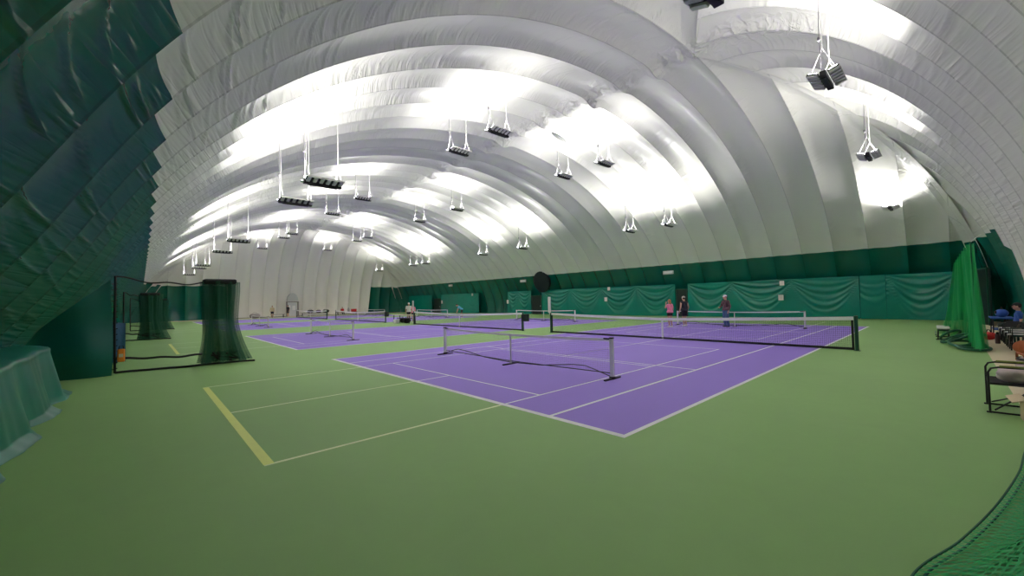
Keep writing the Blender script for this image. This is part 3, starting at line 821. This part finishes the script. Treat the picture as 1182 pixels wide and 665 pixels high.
for s in (-1, 1):
    m = MB(); m.box((0, s*.24, .33), (.5, .14, .012), Matrix.Rotation(-s*.35, 3, 'X')); m.build('lid_flap', M['card'], t)

def row_chair(loc, label):
    t = thing('sideline_chair', label, 'chair', loc, 0, 'dark green chairs with white towels along the near wall')
    for sx in (-1, 1):
        for y0 in (.22, -.22):
            m = MB(); m.tube([(sx*.25, y0*1.15, 0), (sx*.24, y0, .43)], .016, 7); m.build('leg', M['black'], t)
        m = MB(); m.tube([(sx*.25, .22, .43), (sx*.27, .22, .64), (sx*.27, -.2, .66), (sx*.24, -.25, .66)], .015, 7); m.build('armrest', M['black'], t)
    m = MB(); m.box((0, 0, .43), (.50, .48, .05), bevel=.018); m.build('seat', M['chair_green'], t)
    m = MB(); m.box((0, -.27, .70), (.50, .04, .50), Matrix.Rotation(.14, 3, 'X'), bevel=.016); m.build('backrest', M['chair_green'], t)
    m = MB(); m.box((0, .10, .25), (.46, .02, .32)); m.build('seat_valance', M['chair_green'], t)
    return t
c0 = row_chair((14.7, -4.38, 0), 'dark green chair with a white towel, nearest of the row by the wall')
rc = [c0]
for x, l in ((15.75, 'second dark green chair of the row by the near wall'), (16.8, 'third dark green chair of the row by the near wall'), (17.85, 'fourth dark green chair of the row, left of the red bag')):
    rc.append(dup(c0, (x, -4.38-.01*x*0, 0), l))
for i, (r, nm) in enumerate(zip(rc, ('nearest', 'second', 'third', 'fourth'))):
    x, y, _ = r.location
    m = MB(); P, U = sheet(lambda a, b: (-.2+.4*a+.01*math.sin(b*9), -.2+.5*min(b, .84)/.84, .472+.004*math.sin(a*9)-(max(0, b-.84)*.9), a, b), 8, 14); P2 = P[::-1].copy(); P2[..., 2] -= .012
    m.grid(P); m.grid(P2)
    o = m.build('towel', M['white_cloth'], smooth=True); o.location = r.location
    tag(o, f'white towel over the seat of the {nm} dark green chair', 'towel', 'white towels on the dark green chairs')
    if i < 3:
        m = MB(); P, U = sheet(lambda a, b: (-.19+.38*a, -.243-.06*b if b < .8 else -.27-.06*b+.0, .56+.42*b, a, b), 8, 12); P2 = P[::-1].copy(); P2[..., 1] += .014
        m.grid(P); m.grid(P2)
        o = m.build('towel', M['white_cloth'], smooth=True); o.location = r.location
        tag(o, f'white towel over the backrest of the {nm} dark green chair', 'towel', 'white towels on the dark green chairs')
# table with blue bags at the far end of the row
t = thing('folding_table', 'small blue topped folding table at the far end of the chair row', 'table', (20.6, -4.3, 0))
m = MB(); m.box((0, 0, .70), (1.5, .6, .05), bevel=.015); m.build('table_top', M['royal'], t)
for sx in (-1, 1):
    for sy in (-1, 1):
        m = MB(); m.tube([(sx*.66, sy*.25, 0), (sx*.64, sy*.24, .68)], .018, 7); m.build('leg', M['black'], t)
m = MB(); m.box((0, 0, .25), (1.3, .46, .03), bevel=.01); m.build('shelf', M['royal'], t)
def bag(loc, rz, label, material, s=1., grp=None):
    t = thing('sports_bag', label, 'bag', loc, rz, grp)
    blob('body', [((0, 0, .16*s), (.30*s, .17*s, .16*s)), ((.14*s, 0, .17*s), (.18*s, .16*s, .15*s)), ((-.14*s, 0, .17*s), (.18*s, .16*s, .15*s))], material, parent=t, voxel=.025)
    m = MB(); m.tube([(-.14*s, 0, .29*s), (-.08*s, 0, .40*s), (.08*s, 0, .40*s), (.14*s, 0, .29*s)], .014, 6); m.build('handle', M['black'], t)
    m = MB(); m.box((0, .16*s, .2*s), (.3*s, .03, .1*s), bevel=.01); m.build('pocket', M['dark_fabric'], t)
    return t
bag((20.3, -4.3, .726), .1, 'royal blue bag on the blue folding table', M['royal'])
bag((21.0, -4.3, .726), .3, 'white bag on the blue folding table', M['white_cloth'], .7)
bag((18.1, -3.85, 0), .4, 'red bag on the tan floor in front of the chair row', M['red_cloth'], .9)
bag((13.6, -4.3, 0), -.2, 'rust orange bag on the tan floor nearest the chair row', M['rust'], 1.2)
t = thing('water_bottle', 'dark water bottle standing on the tan floor before the chairs', 'bottle', (16.6, -3.98, 0))
m = MB(); m.lathe((0, 0, 0), [(.055, 0), (.06, .02), (.06, .28), (.045, .32)], 14); m.build('body', M['maroon'], t, smooth=True)
m = MB(); m.lathe((0, 0, .32), [(.035, 0), (.035, .05), (.02, .07)], 12); m.build('cap', M['black'], t)
# bench under the green net
t = thing('bench', 'low dark bench with a pale top inside the bright green net', 'bench', (17.9, -2.72, 0), .02)
m = MB(); m.box((0, 0, .43), (1.7, .34, .04), bevel=.01); m.build('seat', M['post_white'], t)
for s in (-1, 1):
    m = MB(); m.tube([(s*.7, .15, 0), (s*.68, .12, .40)], .02, 7); m.tube([(s*.7, -.15, 0), (s*.68, -.12, .40)], .02, 7); m.tube([(s*.7, .2, .02), (s*.7, -.2, .02)], .02, 7); m.build('leg', M['black'], t)
m = MB(); m.box((0, 0, .36), (1.6, .28, .06)); m.box((0, .2, .2), (1.9, .03, .03)); m.build('rail', M['post_green'], t)

# ------------------------------------------------------------------ middle: folding table, cart
t = thing('folding_table', 'cream topped table with black bags below, by the person in white', 'table', (12.6, 29.9, 0), PI/2+.1)
m = MB(); m.box((0, 0, .72), (2.6, .75, .05), bevel=.015); m.build('table_top', M['cream'], t)
for sx in (-1, 1):
    for sy in (-1, 1):
        m = MB(); m.tube([(sx*1.2, sy*.32, 0), (sx*1.18, sy*.3, .7)], .035, 7); m.build('leg', M['black'], t)
m = MB(); m.box((0, 0, .42), (2.3, .06, .05)); m.build('rail', M['black'], t)
bag((12.7, 30.4, 0), .8, 'black bag under the cream table, left of the other', M['black_cloth'], 1.35)
bag((12.5, 29.3, 0), .3, 'black bag under the cream table, on the right', M['black_cloth'], 1.35)
t = thing('cooler', 'small white cooler under the cream table', 'cooler', (11.9, 30.0, 0), .4)
m = MB(); m.box((0, 0, .16), (.42, .3, .3), taper=1.05, bevel=.02); m.build('body', M['post_white'], t)
m = MB(); m.box((0, 0, .335), (.46, .34, .05), bevel=.015); m.build('lid', M['paper'], t)

# ------------------------------------------------------------------ far wall: door, benches, bags
t = bpy.data.objects.new('door_4', None); C.objects.link(t); t.location = (12.75, 66.2, 0); tag(t, kind='structure')
m = MB(); m.box((-.78, 0, 1.15), (.12, .5, 2.3)); m.box((.78, 0, 1.15), (.12, .5, 2.3)); m.box((0, 0, 2.28), (1.68, .5, .14)); m.build('door_frame', M['frame'], t)
m = MB(); m.box((-.05, .05, 1.1), (1.3, .06, 2.15)); m.build('door_pane', M['pane'], t)
m = MB(); m.box((.2, -.0, 1.35), (.42, .03, .7)); m.box((-.45, -.0, 1.5), (.3, .03, .5)); m.build('door_poster', M['band'], t)
m = MB(); n = 12
arc = [(.85*math.cos(PI*i/n)*(.9), 2.4+1.25*math.sin(PI*i/n)) for i in range(n+1)]
m.add([(x, -.3, z) for x, z in arc]+[(x, .4, z) for x, z in arc], [tuple(range(n+1))]+[(i, i+1, n+2+i, n+1+i) for i in range(n)]+[(0, n+1, 2*n+1, n)])
m.build('canopy', M['sign_box'], t)
def bench(loc, L, label, rz=0.):
    t = thing('bench', label, 'bench', loc, rz, 'benches along the far wall')
    m = MB(); m.box((0, 0, .44), (L, .4, .05), bevel=.012); m.build('seat', M['maroon'], t)
    for s in (-1, 1):
        m = MB(); m.box((s*(L/2-.2), 0, .21), (.06, .36, .42)); m.build('leg', M['black'], t)
    return t
bench((10.4, 64.8, 0), 1.9, 'dark bench left of the entrance door at the far wall')
bench((15.6, 64.8, 0), 4.0, 'long dark bench right of the entrance door, covered with bags')
bench((20.6, 64.8, 0), 3.4, 'dark bench with a red cooler at the far wall')
bag((14.9, 64.7, .465), 0, 'black bag on the left half of the bag bench', M['black_cloth'], 1.5)
bag((16.1, 64.7, .465), .2, 'dark red bag in the middle of the bag bench', M['maroon'], 1.4)
bag((17.2, 64.7, .465), -.1, 'black bag on the right end of the bag bench', M['black_cloth'], 1.6)
bag((14.0, 64.2, 0), .1, 'small white bag on the floor right of the entrance door', M['white_cloth'], 1.1)
bag((7.35, 64.0, 0), .3, 'big grey bag on the floor at the far wall, left of everyone', M['grey_bag'], 2.2)
t = thing('cooler', 'red cooler on the bench at the far wall', 'cooler', (21.7, 64.8, .465))
m = MB(); m.box((0, 0, .20), (.8, .34, .38), taper=1.04, bevel=.03); m.build('body', M['red_cloth'], t)
m = MB(); m.box((0, 0, .42), (.86, .38, .07), bevel=.02); m.build('lid', M['red_cloth'], t)
t = thing('water_jug', 'pale water jug on the bench left of the red cooler', 'jug', (20.8, 64.8, .465))
m = MB(); m.lathe((0, 0, 0), [(.17, 0), (.19, .04), (.19, .42), (.12, .52), (.06, .56), (.06, .62)], 16); m.build('body', M['grey_bag'], t, smooth=True)
m = MB(); m.lathe((0, 0, .62), [(.07, 0), (.07, .05)], 12); m.build('cap', M['royal'], t)

# ------------------------------------------------------------------ people
def capsule(m, p0, r0, p1, r1):
    bm = bmesh.new()
    for p, r in ((p0, r0), (p1, r1)):
        bmesh.ops.create_icosphere(bm, subdivisions=2, radius=r, matrix=Matrix.Translation(p))
    g = bmesh.ops.convex_hull(bm, input=bm.verts[:])
    junk = [e for e in g['geom_interior'] if isinstance(e, bmesh.types.BMVert)]+[e for e in g['geom_unused'] if isinstance(e, bmesh.types.BMVert)]
    bmesh.ops.delete(bm, geom=list(set(junk)), context='VERTS')
    m.bm(bm)
def ell(m, c, r, rot=None):
    bm = bmesh.new(); bmesh.ops.create_icosphere(bm, subdivisions=3, radius=1)
    m.bm(bm, Matrix.Translation(c) @ (rot.to_4x4() if rot else Matrix()) @ Matrix.Diagonal((*r, 1)))

def person(loc, heading, label, H_=1.75, shirt=None, bottom=None, bottom_len='shorts', sleeves='short', skin='skin', hair='hair_d', hat=None, hair_long=False,
           shoes='shoe', lean=0., seat=False, lhand=None, rhand=None, step=.0, vox=.011, female=False, group=None):
    """local frame: X right, Y forward, Z up"""
    k = H_/1.75; V = lambda *a: Vector(a)*k
    t = thing('person', label, 'person', loc, heading-PI/2, group)
    hipz = .47 if seat else .93
    sw = .175 if female else .20
    R = Matrix.Rotation(-lean, 3, 'X')           # lean forward
    hip = V(0, 0, hipz)
    up = lambda x, y, z: hip+R @ V(x, y, z)
    chest, neck, head = up(0, 0, .36), up(0, .01, .55), up(0, .035, .70)
    sh = {s: up(s*sw, 0, .47) for s in (-1, 1)}
    hj = {s: hip+V(s*.095, 0, -.02) for s in (-1, 1)}
    arms = {}
    for s, hd in ((-1, lhand), (1, rhand)):
        if hd is None: e = up(s*(sw+.07), -.03, .19); w = up(s*(sw+.08), .07, -.04)
        else: e, w = hip+V(*hd[0])-V(0, 0, .93), hip+V(*hd[1])-V(0, 0, .93)
        arms[s] = (sh[s], e, w)
    legs = {}
    for s in (-1, 1):
        if seat: legs[s] = (hj[s], hip+V(s*.12, .42, .0), V(s*.12, .40, .08))
        else: legs[s] = (hj[s], V(s*.105, .03+s*step*.5, .50), V(s*.115, -.03+s*step, .085))
    b = MB()
    capsule(b, hj[-1]+V(.02, 0, .03), .115*k, hj[1]+V(-.02, 0, .03), .115*k)
    capsule(b, hip+V(0, 0, .05), .125*k, up(0, 0, .22), .115*k)
    capsule(b, up(-.07, 0, .24), .095*k, up(-.09, 0, .40), .10*k); capsule(b, up(.07, 0, .24), .095*k, up(.09, 0, .40), .10*k)
    capsule(b, sh[-1], .062*k, sh[1], .062*k); capsule(b, up(0, 0, .45), .07*k, neck+V(0, 0, .04), .055*k)
    if female: ell(b, up(-.075, .085, .36), (.07*k,)*3); ell(b, up(.075, .085, .36), (.07*k,)*3)
    ell(b, head, (.077*k, .098*k, .118*k), R); ell(b, head+R @ V(0, .04, -.065), (.052*k, .055*k, .055*k), R)
    capsule(b, head+R @ V(0, .095, .015), .010*k, head+R @ V(0, .112, -.022), .017*k)
    for s in (-1, 1): ell(b, head+R @ V(s*.079, -.005, -.005), (.012*k, .022*k, .033*k), R)
    for s in (-1, 1):
        a0, a1, a2 = arms[s]
        capsule(b, a0, .053*k, a1, .040*k); capsule(b, a1, .041*k, a2, .027*k)
        d = (a2-a1).normalized(); side = d.cross(Vector((0, 1, 0)));
        if side.length < .1: side = d.cross(Vector((0, 0, 1)))
        side.normalize(); fwd = side.cross(d)
        palm = a2+d*.05*k
        for q in (-1, 0, 1): capsule(b, a2+d*.01*k+fwd*q*.015*k, .016*k, a2+d*.085*k+fwd*q*.022*k, .015*k)
        for q, ln in ((-1.5, .068), (-.5, .082), (.5, .078), (1.5, .06)):
            r0 = a2+d*.085*k+fwd*q*.0185*k
            mid = r0+d*ln*.55*k+fwd*q*.004*k+side*(-s)*.006*k; tip = mid+d*ln*.42*k+side*(-s)*.022*k
            capsule(b, r0, .0095*k, mid, .009*k); capsule(b, mid, .009*k, tip, .0075*k)
        th0 = a2+d*.03*k+fwd*.028*k; th1 = th0+d*.035*k+fwd*.028*k; th2 = th1+d*.03*k+fwd*.006*k
        capsule(b, th0, .013*k, th1, .011*k); capsule(b, th1, .011*k, th2, .009*k)
    for s in (-1, 1):
        l0, l1, l2 = legs[s]
        capsule(b, l0, .092*k, l1, .058*k); capsule(b, l1, .057*k, l2, .036*k)
        cf = l1.lerp(l2, .33)+V(0, -.022, 0); ell(b, cf, (.05*k, .052*k, .10*k))
        capsule(b, l2+V(0, -.02, -.045), .036*k, l2+V(s*.015, .12, -.055), .028*k)
    remesh(b, 'body', vox, 4, M[skin], t)
    f = MB()
    for s in (-1, 1): ell(f, head+R @ V(s*.031, .089, .018), (.011*k, .008*k, .007*k), R)
    f.build('eyes', M['eye'], t, smooth=True)
    f = MB(); ell(f, head+R @ V(0, .094, -.062), (.022*k, .007*k, .007*k), R); f.build('mouth', M['lip'], t, smooth=True)
    # hair
    h = MB(); ell(h, head+R @ V(0, -.018, .026), (.086*k, .098*k, .108*k), R)
    if hair_long:
        capsule(h, head+R @ V(0, -.07, -.02), .06*k, head+R @ V(0, -.10, -.16), .045*k); capsule(h, head+R @ V(.05, -.05, -.02), .04*k, head+R @ V(.06, -.06, -.14), .03*k); capsule(h, head+R @ V(-.05, -.05, -.02), .04*k, head+R @ V(-.06, -.06, -.14), .03*k)
    remesh(h, 'hair', vox*1.1, 2, M[hair], t, cuts=[(head+R @ V(0, .055, .03), R @ Vector((0, 1, -.55)))])
    if hat:
        h = MB(); ell(h, head+R @ V(0, -.006, .045), (.096*k, .112*k, .10*k), R)
        c = remesh(h, 'cap', vox*1.1, 2, M[hat], t, cuts=[(head+R @ V(0, 0, .045), R @ Vector((0, 0, -1)))])
        br = MB(); P, U = sheet(lambda a, bb: tuple(head+R @ V((a-.5)*.17*(1-.25*bb), .09+.085*bb-.10*(abs(a-.5)*2)**2*.5, .05-.018*bb))+(a, bb), 10, 4)
        P2 = P[::-1].copy(); P2[..., 2] -= .008; br.grid(P); br.grid(P2); br.build('brim', M[hat], c, smooth=True)
    # shirt
    if shirt:
        m_ = MB(); e_ = .016*k
        capsule(m_, hip+V(0, 0, .02), .135*k+e_*.6, up(0, 0, .22), .12*k+e_)
        if not seat: capsule(m_, hj[-1]+V(.015, 0, .05), .125*k+e_*1.7, hj[1]+V(-.015, 0, .05), .125*k+e_*1.7)
        capsule(m_, up(-.07, 0, .2), .095*k+e_, up(-.09, 0, .40), .10*k+e_); capsule(m_, up(.07, 0, .2), .095*k+e_, up(.09, 0, .40), .10*k+e_)
        capsule(m_, sh[-1]*.97+sh[1]*.03, .058*k+e_, sh[1]*.97+sh[-1]*.03, .058*k+e_); capsule(m_, up(0, 0, .45), .07*k+e_, up(0, .01, .5), .06*k+e_)
        if female: ell(m_, up(-.075, .09, .36), (.078*k,)*3); ell(m_, up(.075, .09, .36), (.078*k,)*3)
        for s in (-1, 1):
            a0, a1, a2 = arms[s]
            if sleeves == 'short': capsule(m_, a0, .058*k+e_, a0.lerp(a1, .6), .05*k+e_)
            if sleeves == 'long': capsule(m_, a0, .058*k+e_, a1, .046*k+e_); capsule(m_, a1, .046*k+e_, a1.lerp(a2, .92), .034*k+e_*.7)
        remesh(m_, 'shirt', vox*1.1, 3, M[shirt], t, cuts=[(hip+V(0, 0, -.015), Vector((0, 0, -1)))] if not seat else ())
    if bottom:
        m_ = MB(); e_ = .018*k
        capsule(m_, hj[-1]+V(.02, 0, .04), .12*k+e_, hj[1]+V(-.02, 0, .04), .12*k+e_)
        capsule(m_, hip+V(0, 0, .05), .128*k+e_*.5, hip+V(0, 0, .09), .122*k+e_*.5)
        fr = {'shorts': .72, 'short': .42, 'long': 1.}[bottom_len]
        cuts = []
        for s in (-1, 1):
            l0, l1, l2 = legs[s]
            end = l0.lerp(l1, fr); r1 = .095*k-(.095-.066)*k*fr
            capsule(m_, l0, .096*k+e_, end, r1+e_*1.3)
            if bottom_len == 'long': capsule(m_, l1, .062*k+e_, l2+V(0, 0, .0), .048*k+e_)
        if not seat:
            zc = .06 if bottom_len == 'long' else (legs[1][0].lerp(legs[1][1], fr).z/k-.02)
            cuts = [(V(0, 0, zc), Vector((0, 0, -1)))]
        remesh(m_, 'trousers' if bottom_len == 'long' else 'shorts', vox*1.1, 3, M[bottom], t, cuts=cuts)
    for s in (-1, 1):
        l2 = legs[s][2]; m_ = MB()
        capsule(m_, l2+V(0, -.035, -.043), .042*k, l2+V(s*.015, .13, -.052), .033*k); capsule(m_, l2+V(0, -.01, -.01), .045*k, l2+V(0, -.01, .0), .043*k)
        so = remesh(m_, 'shoe', vox, 2, M[shoes], t, cuts=[(Vector((0, 0, .004)), Vector((0, 0, -1))), (l2+V(0, 0, .02), Vector((0, 0, 1)))])
    return t

A = math.atan2
person((18.6, 8.40, 0), math.radians(75), 'woman in pink top and black shorts raising a hand to her face', 1.66, 'pink', 'black_cloth', 'short', 'short', hair='hair_b', hair_long=True, female=True,
       lhand=((-.27, .10, 1.22), (-.10, .20, 1.47)), shoes='shoe')
person((19.75, 8.05, 0), math.radians(62), 'man in charcoal sleeveless shirt, black shorts and grey cap beside woman in pink', 1.82, 'charcoal', 'black_cloth', 'shorts', None, hair='hair_d', hat='grey_cap', skin='skin', step=.06)
person((20.25, 5.85, 0), math.radians(150), 'man in blue jeans, maroon shirt and white cap behind the nearest net', 1.84, 'maroon', 'denim', 'long', 'long', hair='hair_d', hat='white_cloth', shoes='charcoal',
       rhand=((.27, .06, 1.15), (.16, .25, 1.08)))
person((13.75, 31.2, 0), math.radians(250), 'person in white shirt and white cap standing behind the cream table', 1.78, 'white_cloth', 'black_cloth', 'shorts', 'short', hat='white_cloth', vox=.014)
person((13.3, 29.55, 0), math.radians(110), 'woman in pale pink top and black shorts right of the cream table', 1.68, 'pink', 'black_cloth', 'short', 'short', hair='hair_d', female=True, vox=.014)
person((20.9, 32.8, 0), math.radians(150), 'person in light blue shirt bending forward before the green curtain', 1.75, 'blue_cloth', 'black_cloth', 'shorts', 'short', lean=.8, vox=.014,
       lhand=((-.22, .42, .95), (-.14, .5, .72)), rhand=((.22, .42, .95), (.14, .5, .72)))
person((9.4, 63.4, 0), math.radians(270), 'person in tan top and black shorts standing left of the far bench', 1.76, 'card', 'black_cloth', 'shorts', 'short', vox=.016)
person((11.5, 63.6, 0), math.radians(200), 'person all in black standing left of the entrance door', 1.80, 'black_cloth', 'black_cloth', 'shorts', 'short', vox=.016)
person((19.8, 64.75, 0), math.radians(270), 'person in red sitting on the far bench left of the red cooler', 1.74, 'red_cloth', 'black_cloth', 'long', 'short', seat=True, vox=.016)
person((18.9, -4.62, 0), math.radians(90), 'seated person in blue top and dark cap at the right edge behind the chairs', 1.78, 'royal', 'charcoal', 'long', 'short', hat='black_cloth', seat=True, vox=.014)
row = dup(c0, (18.9, -4.55, 0), 'dark green chair under the seated person in blue')

# ------------------------------------------------------------------ camera, world, view
cam = bpy.data.cameras.new('camera'); co = bpy.data.objects.new('camera', cam); C.objects.link(co)
cam.sensor_width = 36; cam.lens = 465.4028/1182*36; cam.clip_start = .05; cam.clip_end = 300
pitch, roll, yaw = 2.97e-2, -2.2e-2, .8254
fw = Vector((math.cos(yaw), math.sin(yaw), 0)); rt = Vector((math.sin(yaw), -math.cos(yaw), 0)); uz = Vector((0, 0, 1))
F = fw*math.cos(pitch)+uz*math.sin(pitch); U = -fw*math.sin(pitch)+uz*math.cos(pitch)
Rr = rt*math.cos(roll)+U*math.sin(roll); Ur = U*math.cos(roll)-rt*math.sin(roll)
mw = Matrix((Rr, Ur, -F)).transposed().to_4x4(); mw.translation = (-4.6361, -2.9327, 1.8287)
co.matrix_world = mw
S.camera = co
w = bpy.data.worlds.new('world'); S.world = w; w.use_nodes = True
w.node_tree.nodes['Background'].inputs['Color'].default_value = (.55, .65, .8, 1); w.node_tree.nodes['Background'].inputs['Strength'].default_value = .3
S.view_settings.view_transform = 'Standard'; S.view_settings.look = 'None'; S.view_settings.gamma = 1; S.view_settings.use_curve_mapping = False
S.view_settings.exposure = 0.30
try:
    S.cycles.transparent_max_bounces = 48; S.cycles.diffuse_bounces = 6; S.cycles.max_bounces = 12
    S.cycles.use_denoising = True
    S.cycles.sample_clamp_indirect = 6
except Exception: pass
